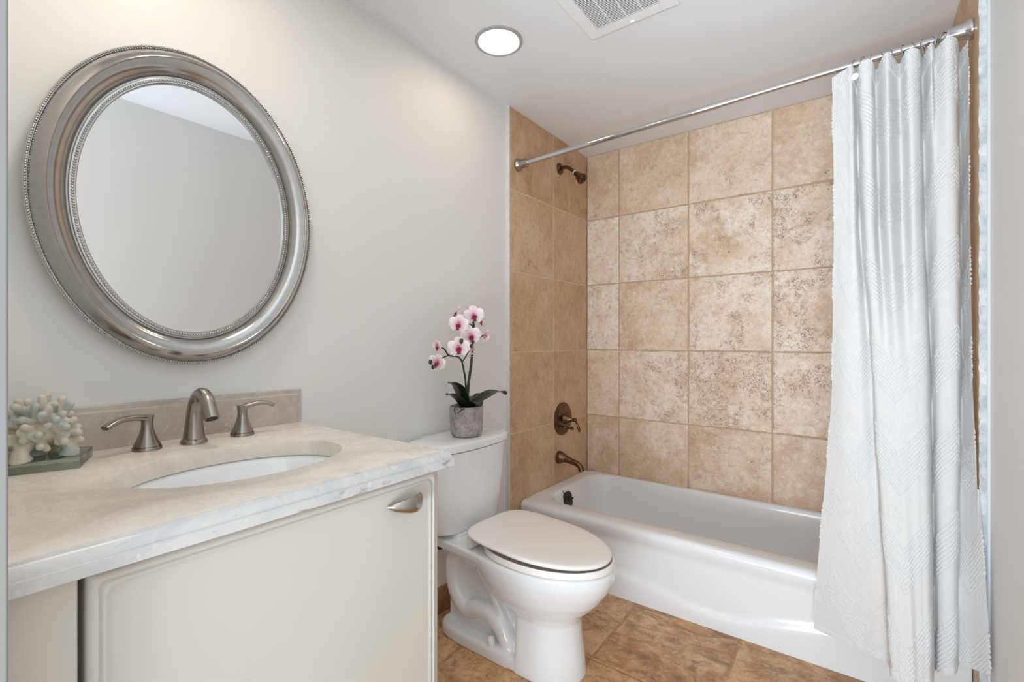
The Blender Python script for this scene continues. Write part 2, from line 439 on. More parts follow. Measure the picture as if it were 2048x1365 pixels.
tiles('tile_cladding', (0, D, 0), (1, 0, 0), (0, 0, 1), (0, -1, 0), [-0.0, 0.214, 0.621, 1.030, 1.437, 1.655], ROWS, M['trav'], M['grout'], wb, props=backp)
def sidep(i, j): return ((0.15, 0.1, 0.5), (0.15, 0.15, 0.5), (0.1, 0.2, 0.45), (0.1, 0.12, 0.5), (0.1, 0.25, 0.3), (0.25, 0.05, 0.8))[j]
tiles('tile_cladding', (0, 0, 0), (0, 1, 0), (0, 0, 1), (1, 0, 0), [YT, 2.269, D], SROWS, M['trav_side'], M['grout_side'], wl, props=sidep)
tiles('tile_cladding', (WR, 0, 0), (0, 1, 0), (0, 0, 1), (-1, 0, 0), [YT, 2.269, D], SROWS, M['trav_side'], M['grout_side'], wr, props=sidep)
# exposed tile edges towards the room
def jagged(x0, x1, y0, y1, seedv, amp):
    r = random.Random(seedv); g = G(); L = []
    n = 150
    for k in range(n+1):
        z = H*k/n if k else 0.0
        e = amp*r.random()
        L.append([(x0, y0, z), (x1+e if x1 > x0 else x1-e, y0, z), (x1+e*0.5 if x1 > x0 else x1-e*0.5, y1, z), (x0, y1, z)])
    g.loft(L); return g
struct(obj('trim_2', jagged(-0.02, -0.001, 1.856, YT-0.0002, 3, 0.0035), M['caulk'], smooth=False), 'white caulk strip at the left tile edge')
struct(obj('trim_3', jagged(WP, WR+0.0005, 1.853, YT-0.0002, 5, 0.003), M['raw_edge'], smooth=False), 'raw speckled tile edge beside the curtain')
struct(obj('trim_4', G().box(WP-0.006, WP, 1.846, 1.853, 0, H), M['trim'], bevel=0.001), 'white bead along the right tile edge')
def floorp(i, j): return (0.35, 0.35, 0.35+0.3*((i*3+j*5) % 3)/2)
tiles('floor_tiles', (0, 0, 0), (1, 0, 0), (0, 1, 0), (0, 0, 1), [-0.02, 0.208, 0.615, 1.022, 1.429, 1.676], [-0.06, 0.29, 0.697, 1.104, 1.511, 1.97], M['trav_floor'], M['grout_floor'], floor,
      gap=0.0026, jag=0.002, back=False, props=floorp)
struct(obj('baseboard_left', G().box(-0.02, -0.006, 0.78, YT-0.006, 0, 0.105), M['trav_base'], bevel=0.002), 'brown travertine baseboard behind the toilet')

# ------------------------------------------------------------------ bathtub
def rrect(x0, x1, y0, y1, r, z, nc=10, ns=36, fy=None):
    r = min(r, (x1-x0)/2-1e-4, (y1-y0)/2-1e-4); P = []
    cs = [(x1-r, y0+r, -PI/2), (x1-r, y1-r, 0), (x0+r, y1-r, PI/2), (x0+r, y0+r, PI)]
    starts = [(x0+r, y0), (x1, y0+r), (x1-r, y1), (x0, y1-r)]
    ends = [(x1-r, y0), (x1, y1-r), (x0+r, y1), (x0, y0+r)]
    for sd in range(4):
        a, b_ = starts[sd], ends[sd]
        for k in range(ns): P.append([a[0]+(b_[0]-a[0])*k/ns, a[1]+(b_[1]-a[1])*k/ns, z])
        cx, cy, t0 = cs[sd]
        for k in range(nc): P.append([cx+r*math.cos(t0+PI/2*k/nc), cy+r*math.sin(t0+PI/2*k/nc), z])
    return P
TY0, TY1, TX1, RIM = 1.946, 2.668, 1.653, 0.317
def apron(x, z):
    ridge = 0.12 - 0.065*math.exp(-((x-0.93)/0.30)**2) if x < 0.93 else 0.12 + 0.02 - 0.085*math.exp(-((x-0.93)/0.26)**2)
    t = (ridge - z)/0.012
    s = 1/(1+math.exp(-max(-20, min(20, t*2.2))))
    lip = max(0.0, (z-0.235)/0.05); lip = min(1, lip); lip = lip*lip*(3-2*lip)
    return 0.014 - 0.012*s - 0.012*lip
loops = []
for k in range(27):
    z = 0.288*k/26
    L = rrect(0.002, TX1, TY0, TY1, 0.004, z)
    for p in L:
        if p[1] < TY0+0.003: p[1] += apron(p[0], z)
    loops.append(L)
for a in range(1, 7):
    t = a/6*PI/2
    dd = 0.029*(1-math.cos(t)); zz = 0.288+0.029*math.sin(t)
    L = rrect(0.002, TX1, TY0+dd+0.001, TY1, 0.004+dd*0.2, zz); loops.append(L)
def inner(d, z, r): return rrect(0.075+d*1.1, TX1-0.09-d*1.9, TY0+0.098+d*0.7, TY1-0.036-d*0.6, r, z)
loops.append(rrect(0.02, TX1-0.02, TY0+0.05, TY1-0.015, 0.05, RIM+0.001))
for d, z, r in ((-0.012, RIM+0.001, 0.12), (-0.004, RIM-0.001, 0.12), (0.002, RIM-0.006, 0.12), (0.006, RIM-0.015, 0.12), (0.010, RIM-0.03, 0.12), (0.02, 0.22, 0.12), (0.032, 0.14, 0.12), (0.045, 0.09, 0.115), (0.065, 0.062, 0.105), (0.10, 0.05, 0.09), (0.17, 0.047, 0.06)):
    loops.append(inner(d, z, r))
tub = obj('bathtub', G().loft(loops, cap0=False), M['enamel'], angle=60)
tag(tub, 'white alcove bathtub with swagged apron against the travertine tile wall', 'bathtub')
# overflow plate on the drain end
g = G(); o0 = Vector((0.099, 2.262, 0.260)); ax = Vector((0.97, 0, 0.22)).normalized(); up = Vector((-0.22, 0, 0.97)); sd_ = Vector((0, 1, 0))
oct_ = [(-0.6, -1), (0.6, -1), (1, -0.62), (1, 0.62), (0.6, 1), (-0.6, 1), (-1, 0.62), (-1, -0.62)]
g.loft([[o0 + sd_*(u*0.037*s_) + up*(v*0.040*s_) + ax*h for u, v in oct_] for s_, h in ((1, -0.006), (1, 0.003), (0.86, 0.007), (0.6, 0.008))])
op = obj('overflow_plate', g, M['bronze_dark'], tub, smooth=False); op['label'] = 'dark metal overflow plate'
g = G(); g.tube([o0+ax*0.006+up*0.004, o0+ax*0.02+up*0.006+sd_*0.004, o0+ax*0.024+up*0.002+sd_*0.012], [0.006, 0.004, 0.005], 10); g.lathe([(0.016, 0.005), (0.016, 0.011), (0.010, 0.013)], o0, ax, 20)
obj('overflow_lever', g, M['bronze_dark'], op)
g = G(); g.lathe([(0.006, -0.004), (0.006, 0.001), (0.004, 0.002)], (0.081, 2.235, 0.3055), (0.9, 0, 0.3), 14); obj('screw_cover', g, M['nickel'], tub)

# ------------------------------------------------------------------ toilet
ty = 1.40
toi = thing('toilet', 'white two-piece toilet with closed lid between the vanity and the bathtub', 'toilet', (0.30, ty, 0))
def egg(xb, xf, hw, z, n=48, xm=0.42, e=2.6):
    m = xb + (xf-xb)*xm; P = []
    for k in range(n):
        t = 2*PI*k/n; c, s_ = math.cos(t), math.sin(t)
        if c >= 0: x = m + (xf-m)*c; y = hw*s_
        else:
            x = m - (m-xb)*abs(c)**(2/e); y = hw*math.copysign(abs(s_)**(2/e), s_)
        P.append((x, ty+y, z))
    return P
g = G()
g.loft([egg(0.47, 0.60, 0.07, 0.15, e=4), egg(0.42, 0.632, 0.100, 0.19, e=4), egg(0.36, 0.645, 0.112, 0.212, e=3), egg(0.31, 0.672, 0.132, 0.236), egg(0.275, 0.704, 0.152, 0.27), egg(0.25, 0.732, 0.168, 0.31), egg(0.24, 0.748, 0.177, 0.345), egg(0.235, 0.751, 0.178, 0.37), egg(0.24, 0.748, 0.175, 0.384)])
g.loft([egg(0.432, 0.648, 0.112, 0.0, e=9, xm=0.35), egg(0.432, 0.644, 0.109, 0.05, e=9, xm=0.35), egg(0.434, 0.634, 0.102, 0.13, e=9, xm=0.35), egg(0.434, 0.628, 0.098, 0.22, e=9, xm=0.35)])
g.loft([egg(0.062, 0.640, 0.112, 0.0, xm=0.5, e=5), egg(0.062, 0.640, 0.112, 0.036, xm=0.5, e=5), egg(0.070, 0.63, 0.104, 0.048, xm=0.5, e=5)])
g.box(0.085, 0.46, ty-0.048, ty+0.048, 0.03, 0.35)
def deck(hw0, hw1, z, x0, x1): return [(x0, ty-hw0, z), (x1, ty-hw1, z), (x1, ty+hw1, z), (x0, ty+hw0, z)]
g.loft([deck(0.085, 0.14, 0.315, 0.06, 0.40), deck(0.125, 0.165, 0.352, 0.035, 0.38), deck(0.130, 0.168, 0.384, 0.03, 0.38)])
g.box(0.04, 0.185, ty-0.10, ty+0.10, 0.37, 0.403)
for sy in (-1, 1):
    pa = smoothpath([(0.135, ty+sy*0.055, 0.335), (0.118, ty+sy*0.058, 0.26), (0.135, ty+sy*0.06, 0.17), (0.19, ty+sy*0.06, 0.118), (0.25, ty+sy*0.062, 0.135), (0.31, ty+sy*0.064, 0.138), (0.365, ty+sy*0.064, 0.10), (0.395, ty+sy*0.064, 0.04)], 5)
    g.tube(pa, 0.034, 14)
    pb = smoothpath([(0.15, ty+sy*0.045, 0.335), (0.215, ty+sy*0.05, 0.335), (0.26, ty+sy*0.055, 0.285), (0.33, ty+sy*0.06, 0.18), (0.415, ty+sy*0.06, 0.06)], 5)
    g.tube(pb, 0.018, 12)
bowl = obj('bowl', g, M['ceramic'], toi, recalc=True)
bake(bowl, [('REMESH', dict(mode='VOXEL', voxel_size=0.0052, use_smooth_shade=True)), ('SMOOTH', dict(factor=0.5, iterations=5))])
# slight blank for the tank footing gap
def tankplan(hw, xb, xf, z, ch=0.05):
    base = [(xb, -hw), (xf-ch*1.15, -hw), (xf-0.022, -hw+ch*0.8), (xf-0.004, -hw*0.45), (xf, 0), (xf-0.004, hw*0.45), (xf-0.022, hw-ch*0.8), (xf-ch*1.15, hw), (xb, hw)]
    P = base
    for _ in range(3):
        Q = []
        for i in range(len(P)):
            a, b_ = P[i], P[(i+1) % len(P)]
            Q.append((a[0]*0.8+b_[0]*0.2, a[1]*0.8+b_[1]*0.2)); Q.append((a[0]*0.2+b_[0]*0.8, a[1]*0.2+b_[1]*0.8))
        P = Q
    return [(x, ty+0.010+y, z) for x, y in P]
g = G(); g.loft([tankplan(0.168, 0.02, 0.172, 0.401), tankplan(0.182, 0.012, 0.184, 0.405), tankplan(0.187, 0.01, 0.188, 0.415), tankplan(0.204, 0.0, 0.198, 0.57), tankplan(0.220, -0.008, 0.206, 0.709)])
obj('tank', g, M['ceramic'], toi, angle=35)
g = G(); g.loft([tankplan(0.220, -0.010, 0.206, 0.7115), tankplan(0.226, -0.012, 0.211, 0.714), tankplan(0.227, -0.012, 0.212, 0.735), tankplan(0.225, -0.012, 0.210, 0.742), tankplan(0.218, -0.010, 0.203, 0.7455), tankplan(0.15, 0.01, 0.16, 0.747)])
obj('tank_lid', g, M['ceramic'], toi, angle=50)
g = G(); E_ = dict(xm=0.44, e=2.3)
g.loft([egg(0.274, 0.744, 0.174, 0.3865, **E_), egg(0.270, 0.749, 0.179, 0.389, **E_), egg(0.270, 0.748, 0.178, 0.404, **E_), egg(0.2725, 0.7455, 0.1755, 0.4075, **E_), egg(0.276, 0.742, 0.172, 0.4078, **E_), egg(0.279, 0.739, 0.169, 0.404, **E_), egg(0.281, 0.737, 0.167, 0.391, **E_), egg(0.36, 0.66, 0.09, 0.390, **E_)])
obj('seat', g, M['seat'], toi, angle=60)
LX0, LX1 = 0.226, 0.740
def lidl(d, z, tilt=0.036): return [(x, y, zz+(LX1-x)*tilt) for x, y, zz in egg(LX0+d, LX1-d, 0.177-d, z-0.0005, n=72, xm=0.46, e=4.2)]
g = G(); g.loft([lidl(0.10, 0.4165), lidl(0.020, 0.4165), lidl(0.012, 0.4150), lidl(0.010, 0.4105), lidl(0.005, 0.4102), lidl(0.001, 0.4140), lidl(0.0, 0.4180), lidl(0.002, 0.4215), lidl(0.007, 0.4240), lidl(0.016, 0.4255), lidl(0.05, 0.4270), lidl(0.11, 0.4275)])
lid = obj('lid', g, M['seat'], toi, angle=60)
# the lid's rear cheeks reach down to the bowl around the hinges
wing = sorted([(x, y) for x, y, _ in egg(LX0, LX1, 0.177, 0, n=288, xm=0.46, e=4.2) if x < 0.285], key=lambda p: p[1])
g = G(); g.loft([[(x, y, z) for x, y in wing] for z in (0.3885, 0.426)])
hc = obj('hinge_cover', g, M['seat'], toi, angle=40)
for p in (lid, hc, bpy.data.objects['seat']):
    p.rotation_euler = (0, 0, math.radians(-2.8)); p.location = (0.0, 0.014, 0)
g = G()
g.lathe([(0.0145, 0.043), (0.0145, 0.062), (0.012, 0.071), (0.007, 0.0755), (0.002, 0.077)], (0.330, ty-0.093, 0), (0, 0, 1), 20)
obj('bolt_cap', g, M['white_cap'], toi)
g = G(); g.lathe([(0.011, 0.335), (0.011, 0.36), (0.006, 0.361), (0.006, 0.413)], (0.10, ty-0.115, 0), (0, 0, 1), 12)
obj('tank_bolt', g, M['black'], toi)

# ------------------------------------------------------------------ vanity
van = thing('vanity_cabinet', 'cream vanity cabinet with a large slab door under the limestone countertop', 'cabinet', (0.30, 0.43, 0))
g = G()
g.box(0.582, 0.600, 0.0835, 0.1500, 0.09, 0.838); g.box(0.545, 0.560, 0.1500, 0.1590, 0.09, 0.838); g.box(0.582, 0.600, 0.1590, 0.757, 0.09, 0.838)
g.box(-0.018, 0.604, 0.757, 0.774, 0.0, 0.839); g.box(-0.018, 0.582, 0.0835, 0.099, 0.09, 0.838); g.box(-0.018, 0.582, 0.099, 0.757, 0.09, 0.108); g.box(-0.018, -0.008, 0.099, 0.757, 0.108, 0.838)
g.box(0.52, 0.54, 0.0835, 0.757, 0.0, 0.09); g.box(0.545, 0.582, 0.138, 0.150, 0.108, 0.838); g.box(0.545, 0.582, 0.159, 0.171, 0.108, 0.838)
obj('cabinet_body', g, M['cabinet'], van, bevel=0.0012)
def rr_yz(y0, y1, z0, z1, r, x):
    L = rrect(y0, y1, z0, z1, r, 0, nc=6, ns=2)
    return [(x, p[0], p[1]) for p in L]
def slab(y0, y1, z0, z1, x0, prof):
    return G().loft([rr_yz(y0+d, y1-d, z0+d, z1-d, max(0.001, r), x0+h) for d, h, r in prof])
DP = [(0, 0, 0.001), (0, 0.010, 0.002), (0.0015, 0.0145, 0.004), (0.0045, 0.018, 0.008), (0.008, 0.020, 0.011), (0.0105, 0.0195, 0.012), (0.0118, 0.0160, 0.013), (0.0135, 0.0158, 0.014), (0.0150, 0.0185, 0.014), (0.0185, 0.0190, 0.016), (0.0210, 0.0170, 0.017), (0.026, 0.0172, 0.018)]
door = obj('cabinet_door', slab(0.1585, 0.7555, 0.10, 0.832, 0.601, DP), M['cabinet'], van, angle=55)
ldoor = obj('cabinet_door', slab(0.0835, 0.1505, 0.10, 0.8365, 0.601, [(0, 0, 0.001), (0, 0.011, 0.001), (0.0015, 0.0125, 0.001)]), M['cabinet'], van, angle=30)
ldoor['label'] = 'narrow plain cream panel left of the dark gap'
# bow handle swelling towards its right end
g = G(); L = []; n = 26
for k in range(n+1):
    t = k/n; y = 0.620+0.084*t
    s_ = math.sin(PI*min(1, max(0, t)))**0.75
    x = 0.6215+0.026*s_
    hz = 0.0065+0.0115*(math.sin(PI*min(1.0, t*0.62+0.03)))
    if t > 0.86: hz *= math.sqrt(max(0.05, 1-((t-0.86)/0.145)**2))
    if t < 0.1: hz *= 0.6+4*t
    th = 0.0058
    dx = 0.026*0.75*PI*math.cos(PI*t)*(max(0.05, math.sin(PI*t))**-0.25)/0.084
    nv = Vector((1, -dx, 0)).normalized()
    L.append([Vector((x, y, 0.789-0.004*t)) + nv*th*math.cos(a*2*PI/20) + Vector((0, 0, 1))*hz*math.sin(a*2*PI/20) for a in range(20)])
g.loft(L)
hd = obj('handle', g, M['nickel'], door, angle=60); hd['label'] = 'brushed nickel bow handle'

# countertop with an oval cut-out
SX, SY_, SAX, SAY = 0.35, 0.46, 0.155, 0.21
def ell(d, z, n=160): return [(SX+(SAX+d)*math.cos(2*PI*k/n), SY_+(SAY+d)*math.sin(2*PI*k/n), z) for k in range(n)]
def rectl(d, z, n=160):
    x0, x1, y0, y1 = -0.02, 0.643-d, 0.083, 0.788-d
    P = []
    for k in range(n):
        a = 2*PI*k/n; cx, sy = SAX*math.cos(a), SAY*math.sin(a)
        t = min(((x1-SX)/cx if cx > 0 else (x0-SX)/cx) if abs(cx) > 1e-9 else 1e9, ((y1-SY_)/sy if sy > 0 else (y0-SY_)/sy) if abs(sy) > 1e-9 else 1e9)
        P.append([SX+cx*t, SY_+sy*t, z])
    for cx, cy in ((x0, y0), (x1, y0), (x1, y1), (x0, y1)):
        k = min(range(n), key=lambda i: (P[i][0]-cx)**2+(P[i][1]-cy)**2); P[k] = [cx, cy, z]
    return [tuple(p) for p in P]
g = G()
g.mi = 0
g.loft([ell(0.0, 0.8405), ell(0.0, 0.8745), ell(0.0008, 0.8762), ell(0.0025, 0.877), rectl(0.016, 0.877)], False, False)
g.mi = 1
g.loft([rectl(0.016, 0.877), rectl(0.0125, 0.8762), rectl(0.0120, 0.8735), rectl(0.0095, 0.8725), rectl(0.0070, 0.8705), rectl(0.0045, 0.8660), rectl(0.0035, 0.8610), rectl(0.0032, 0.8580), rectl(0.0, 0.8572), rectl(0.0, 0.8415), rectl(0.001, 0.8405)], False, False)
g.mi = 0
g.loft([rectl(0.001, 0.8405), ell(0.0, 0.8405)], False, False)
ct = obj('countertop', g, [M['stone'], M['stone_edge']], angle=28)
tag(ct, 'cream limestone vanity countertop with stepped edge and oval sink opening', 'countertop')
def bsl(d, x): return [(x, 0.083, 0.8775), (x, 0.79-d, 0.8775), (x, 0.79-d, 0.977-d), (x, 0.083, 0.977-d)]
bs = obj('backsplash', G().loft([bsl(0, -0.0195), bsl(0, -0.007), bsl(0.002, -0.005), bsl(0.012, -0.0045), bsl(0.016, 0.0), bsl(0.018, 0.0)]), M['stone_back'], smooth=False)
tag(bs, 'low beige limestone backsplash with stepped border along the wall behind the faucet', 'backsplash')
# under-mounted basin
L = [ell(0.03, 0.8400), ell(0.03, 0.832), ell(0.012, 0.828), ell(-0.004, 0.79), ell(-0.02, 0.745), ell(-0.045, 0.715), ell(-0.085, 0.70), ell(-0.13, 0.696)]
Lin = [ell(0.03, 0.8400), ell(0.008, 0.8395), ell(0.002, 0.836), ell(-0.004, 0.82), ell(-0.012, 0.79), ell(-0.03, 0.75), ell(-0.055, 0.724), ell(-0.095, 0.711), ell(-0.132, 0.708)]
g = G(); g.loft(L[::-1] + Lin)
sk = obj('undermount_sink', g, M['ceramic'], angle=50); tag(sk, 'white oval undermount sink basin below the countertop opening', 'sink')
g = G(); g.lathe([(0.022, 0.709), (0.022, 0.711), (0.016, 0.712), (0.012, 0.709)], (SX, SY_, 0), (0, 0, 1), 24); obj('sink_drain', g, M['nickel'], sk)

# widespread faucet
fa = thing('bathroom_faucet', 'brushed nickel widespread faucet with two lever handles behind the oval sink', 'faucet', (0.088, 0.464, 0.877))
zc = 0.8772
pa = smoothpath([(0.088, 0.464, zc+0.010), (0.088, 0.464, zc+0.045), (0.092, 0.464, zc+0.085), (0.108, 0.464, zc+0.112), (0.135, 0.464, zc+0.122), (0.163, 0.464, zc+0.110), (0.183, 0.464, zc+0.080), (0.190, 0.464, zc+0.068)], 6)
rr = lerps([0.0238, 0.0192, 0.0156, 0.0144, 0.0146, 0.0155, 0.0164, 0.0166], len(pa))
g = G(); g.tube(pa, rr, 28); g.lathe([(0.0285, 0.0), (0.0285, 0.004), (0.0268, 0.009), (0.0238, 0.0115)], (0.088, 0.464, zc), (0, 0, 1), 36)
spout = obj('spout', g, M['nickel_dark'], fa, angle=50)
e = Vector((0.190, 0.464, zc+0.068)); dv = (pa[-1]-pa[-2]).normalized()
g = G(); g.lathe([(0.0130, -0.001), (0.0130, 0.0006), (0.010, 0.0008)], e, dv, 24); obj('aerator', g, M['black'], spout)
def fhandle(y, lev):
    g = G(); g.lathe([(0.0282, 0.0), (0.0282, 0.006), (0.0274, 0.0075)], (0.082, y, zc), (0, 0, 1), 36)
    br = obj('handle_base', g, M['nickel_dark'], fa, angle=40)
    g = G(); g.lathe([(0.0264, 0.0084), (0.0262, 0.011), (0.0212, 0.021), (0.0152, 0.036), (0.0118, 0.050), (0.0112, 0.062), (0.0128, 0.074), (0.0138, 0.0785)], (0.082, y, zc), (0, 0, 1), 32)
    # flat curved lever
    P = smoothpath(lev, 6); L = []; n = len(P)
    for i, p in enumerate(P):
        t = i/(n-1); tg = (P[min(i+1, n-1)]-P[max(i-1, 0)]).normalized(); sd = tg.cross(Vector((0, 0, 1))).normalized(); up_ = sd.cross(tg)
        w = 0.0115-0.001*t; h = 0.0075-0.0025*t
        L.append([p+sd*w*math.copysign(abs(math.cos(a*2*PI/16))**0.7, math.cos(a*2*PI/16))+up_*h*math.copysign(abs(math.sin(a*2*PI/16))**0.7, math.sin(a*2*PI/16)) for a in range(16)])
    g.loft(L)
    obj('handle', g, M['nickel_dark'], fa, angle=50)
    g = G(); g.lathe([(0.0252, 0.007), (0.0252, 0.0086)], (0.082, y, zc), (0, 0, 1), 32); obj('seam_ring', g, M['black'], br)
fhandle(0.372, [(0.082, 0.374, zc+0.071), (0.088, 0.355, zc+0.075), (0.096, 0.332, zc+0.077), (0.104, 0.310, zc+0.073), (0.112, 0.290, zc+0.063)])
fhandle(0.578, [(0.082, 0.574, zc+0.071), (0.086, 0.592, zc+0.077), (0.092, 0.612, zc+0.082), (0.098, 0.632, zc+0.081), (0.103, 0.650, zc+0.073)])

# ------------------------------------------------------------------ coral ornament on a glass block
cor = thing('coral_ornament', 'pale resin coral ornament on a thick clear glass base beside the backsplash', 'ornament', (0.10, 0.19, 0.8772))
A = Vector((0.168, 0.240, 0)); u_ = Vector((-0.93, 0.36, 0))*0.118; v_ = Vector((-0.32, -0.945, 0))*0.145
g = G(); g.loft([[A+Vector((0, 0, z))+d*ss for d, ss in ((Vector((0, 0, 0)), 1), (u_, 1), (u_+v_, 1), (v_, 1))] for z, in ((0.8775,), (0.8985,))])
obj('glass_base', g, M['glass'], cor, smooth=False, bevel=0.001)
g = G(); rc = random.Random(11); cc = Vector((0.105, 0.196, 0.946))
for leg in ((0.125, 0.232), (0.085, 0.19), (0.13, 0.165), (0.075, 0.225)):
    p0 = Vector((leg[0], leg[1], 0.8988)); g.tube(smoothpath([p0, p0+Vector((0, 0, 0.018)), cc+(p0-cc)*0.35+Vector((0, 0, 0.01)), cc], 5), lerps([0.018, 0.012, 0.013, 0.018], 16), 12)
g.ball(cc, (0.034, 0.036, 0.028))
nb = 50
for i in range(nb):
    zz = 1-1.40*(i+0.5)/nb; ph = i*2.39996+rc.uniform(-0.25, 0.25)
    r_ = math.sqrt(max(0, 1-zz*zz)); d = Vector((r_*math.cos(ph), r_*math.sin(ph), zz))
    ln_ = rc.uniform(0.80, 1.08)
    tip = cc + Vector((d.x*0.056*ln_, d.y*0.054*ln_, d.z*0.072*ln_))
    sw = Vector((rc.uniform(-1, 1), rc.uniform(-1, 1), rc.uniform(-1, 1)))*0.005
    mid = cc+(tip-cc)*0.62+sw
    g.tube(smoothpath([cc+d*0.015, mid, tip], 5), lerps([0.0085, 0.0068, 0.0072], 11), 10)
    g.ball(tip, 0.0073, 10, 8)
    for q2 in range(rc.choice((0, 1, 1, 2))):
        s2 = d.orthogonal().normalized(); s2 = Matrix.Rotation(rc.uniform(0, 6.28), 3, d) @ s2
        t2 = mid+(s2*0.75+d*0.55)*rc.uniform(0.015, 0.022)
        g.tube([mid, mid+(t2-mid)*0.6, t2], [0.0066, 0.0060, 0.0064], 10); g.ball(t2, 0.0065, 10, 8)
co = obj('coral', g, M['coral'], cor)
bake(co, [('REMESH', dict(mode='VOXEL', voxel_size=0.0017, use_smooth_shade=True)), ('SMOOTH', dict(factor=0.5, iterations=3))])

# ------------------------------------------------------------------ oval mirror
MY, MZ = 0.492, 1.457
mir = thing('oval_mirror', 'large oval wall mirror in a wide brushed silver frame with beaded edges', 'mirror', (-0.02, MY, MZ))
def ov(ay, az, x, n=144): return [(x, MY+ay*math.cos(2*PI*k/n), MZ+az*math.sin(2*PI*k/n)) for k in range(n)]
OY, OZ, IY, IZ = 0.312, 0.392, 0.2285, 0.3095
def fr(t, x): return ov(OY+(IY-OY)*t, OZ+(IZ-OZ)*t, x)
prof = [(0.13, -0.0195), (0.06, -0.006), (0.005, 0.007), (0.0, 0.0115), (0.012, 0.0145), (0.085, 0.0155), (0.10, 0.0175), (0.16, 0.0245), (0.23, 0.0315), (0.30, 0.0362), (0.345, 0.0385), (0.37, 0.0392), (0.385, 0.0384), (0.40, 0.0366), (0.43, 0.0357), (0.48, 0.0344), (0.54, 0.0324), (0.60, 0.0297), (0.66, 0.0260), (0.71, 0.0216), (0.755, 0.0160), (0.785, 0.0108), (0.80, 0.0084), (0.832, 0.0084), (0.845, 0.0110), (0.86, 0.0115), (0.98, 0.0115), (1.0, 0.0095), (1.0, 0.002)]
obj('frame', G().loft([fr(t, x) for t, x in prof], False, False), M['silver'], mir, angle=30)
g = G(); g.loft([ov(IY+0.003, IZ+0.003, 0.0), ov(IY+0.003, IZ+0.003, 0.0035)]); gl = obj('mirror_glass', g, M['mirror'], mir, smooth=False)
def beads(t, x, r, n):
    g = G(); ay, az = OY+(IY-OY)*t, OZ+(IZ-OZ)*t
    # even spacing along the oval
    pts = [(ay*math.cos(a*2*PI/2000), az*math.sin(a*2*PI/2000)) for a in range(2001)]
    cum = [0]
    for a, b_ in zip(pts, pts[1:]): cum.append(cum[-1]+math.hypot(b_[0]-a[0], b_[1]-a[1]))
    k = 0
    for i in range(n):
        s_ = cum[-1]*i/n
        while cum[k+1] < s_: k += 1
        g.ball((x, MY+pts[k][0], MZ+pts[k][1]), r, 8, 6)
    return g
obj('outer_beading', beads(0.042, 0.0160, 0.0029, 390), M['bead'], mir, merge=False)
obj('inner_beading', beads(0.92, 0.0116, 0.0029, 280), M['bead'], mir, merge=False)
g = G(); g.tube(smoothpath([(0.006, 0.379, 1.845), (0.012, 0.378, 1.834), (0.0165, 0.375, 1.824), (0.0165, 0.379, 1.819), (0.0165, 0.385, 1.820)], 4), 0.0012, 8)
hk = obj('hook', g, M['white_cap'], mir); hk['label'] = 'small white wire hook on top of the frame'
mir.rotation_euler = (0, math.radians(1.2), 0); mir.location.x += 0.0085     # hangs leaning a little forward

# ------------------------------------------------------------------ shower fittings
sh = thing('wall_shower', 'bronze shower head on a curved arm high on the left tile wall', 'shower head', (0.0, 2.335, 2.108))
SYY = 2.335
g = G(); g.lathe([(0.034, 0.0005), (0.034, 0.003), (0.030, 0.008), (0.020, 0.014), (0.014, 0.016)], (0, SYY, 2.108), (1, 0, 0), 28); obj('flange', g, M['bronze'], sh)
pa = smoothpath([(0.008, SYY, 2.108), (0.035, SYY, 2.110), (0.062, SYY, 2.100), (0.088, SYY, 2.076), (0.098, SYY, 2.066)], 6)
g = G(); g.tube(pa, 0.0102, 16); obj('shower_arm', g, M['bronze'], sh)
hdv = Vector((0.74, 0.03, -0.70)).normalized(); h0 = Vector((0.097, SYY, 2.067))
g = G(); g.lathe([(0.0125, 0.0), (0.0125, 0.010), (0.014, 0.012), (0.014, 0.020), (0.016, 0.023), (0.017, 0.028), (0.031, 0.062), (0.032, 0.070), (0.029, 0.073), (0.026, 0.0715)], h0, hdv, 28)
hb = obj('spray_head', g, M['bronze'], sh, angle=45)
g = G(); g.lathe([(0.0118, -0.003), (0.0138, -0.002), (0.0138, 0.003), (0.0118, 0.004)], h0, hdv, 20); cr = obj('collar', g, M['white_cap'], hb); cr['label'] = 'thin white sealing ring'
u1 = hdv.orthogonal().normalized(); u2 = hdv.cross(u1)
for k in range(4):
    a = PI/4+k*PI/2
    g = G(); c0 = h0+(u1*math.cos(a)+u2*math.sin(a))*0.0145
    g.lathe([(0.0085, 0.070), (0.0085, 0.0728), (0.0065, 0.0732)], c0, hdv, 16); obj('nozzle', g, M['black'], hb)
g = G(); g.tube([h0+hdv*0.022-u1*0.002+Vector((0, 0, -0.012)), h0+hdv*0.018+Vector((-0.004, -0.002, -0.028))], [0.003, 0.004], 10); obj('spray_lever', g, M['bronze'], hb)

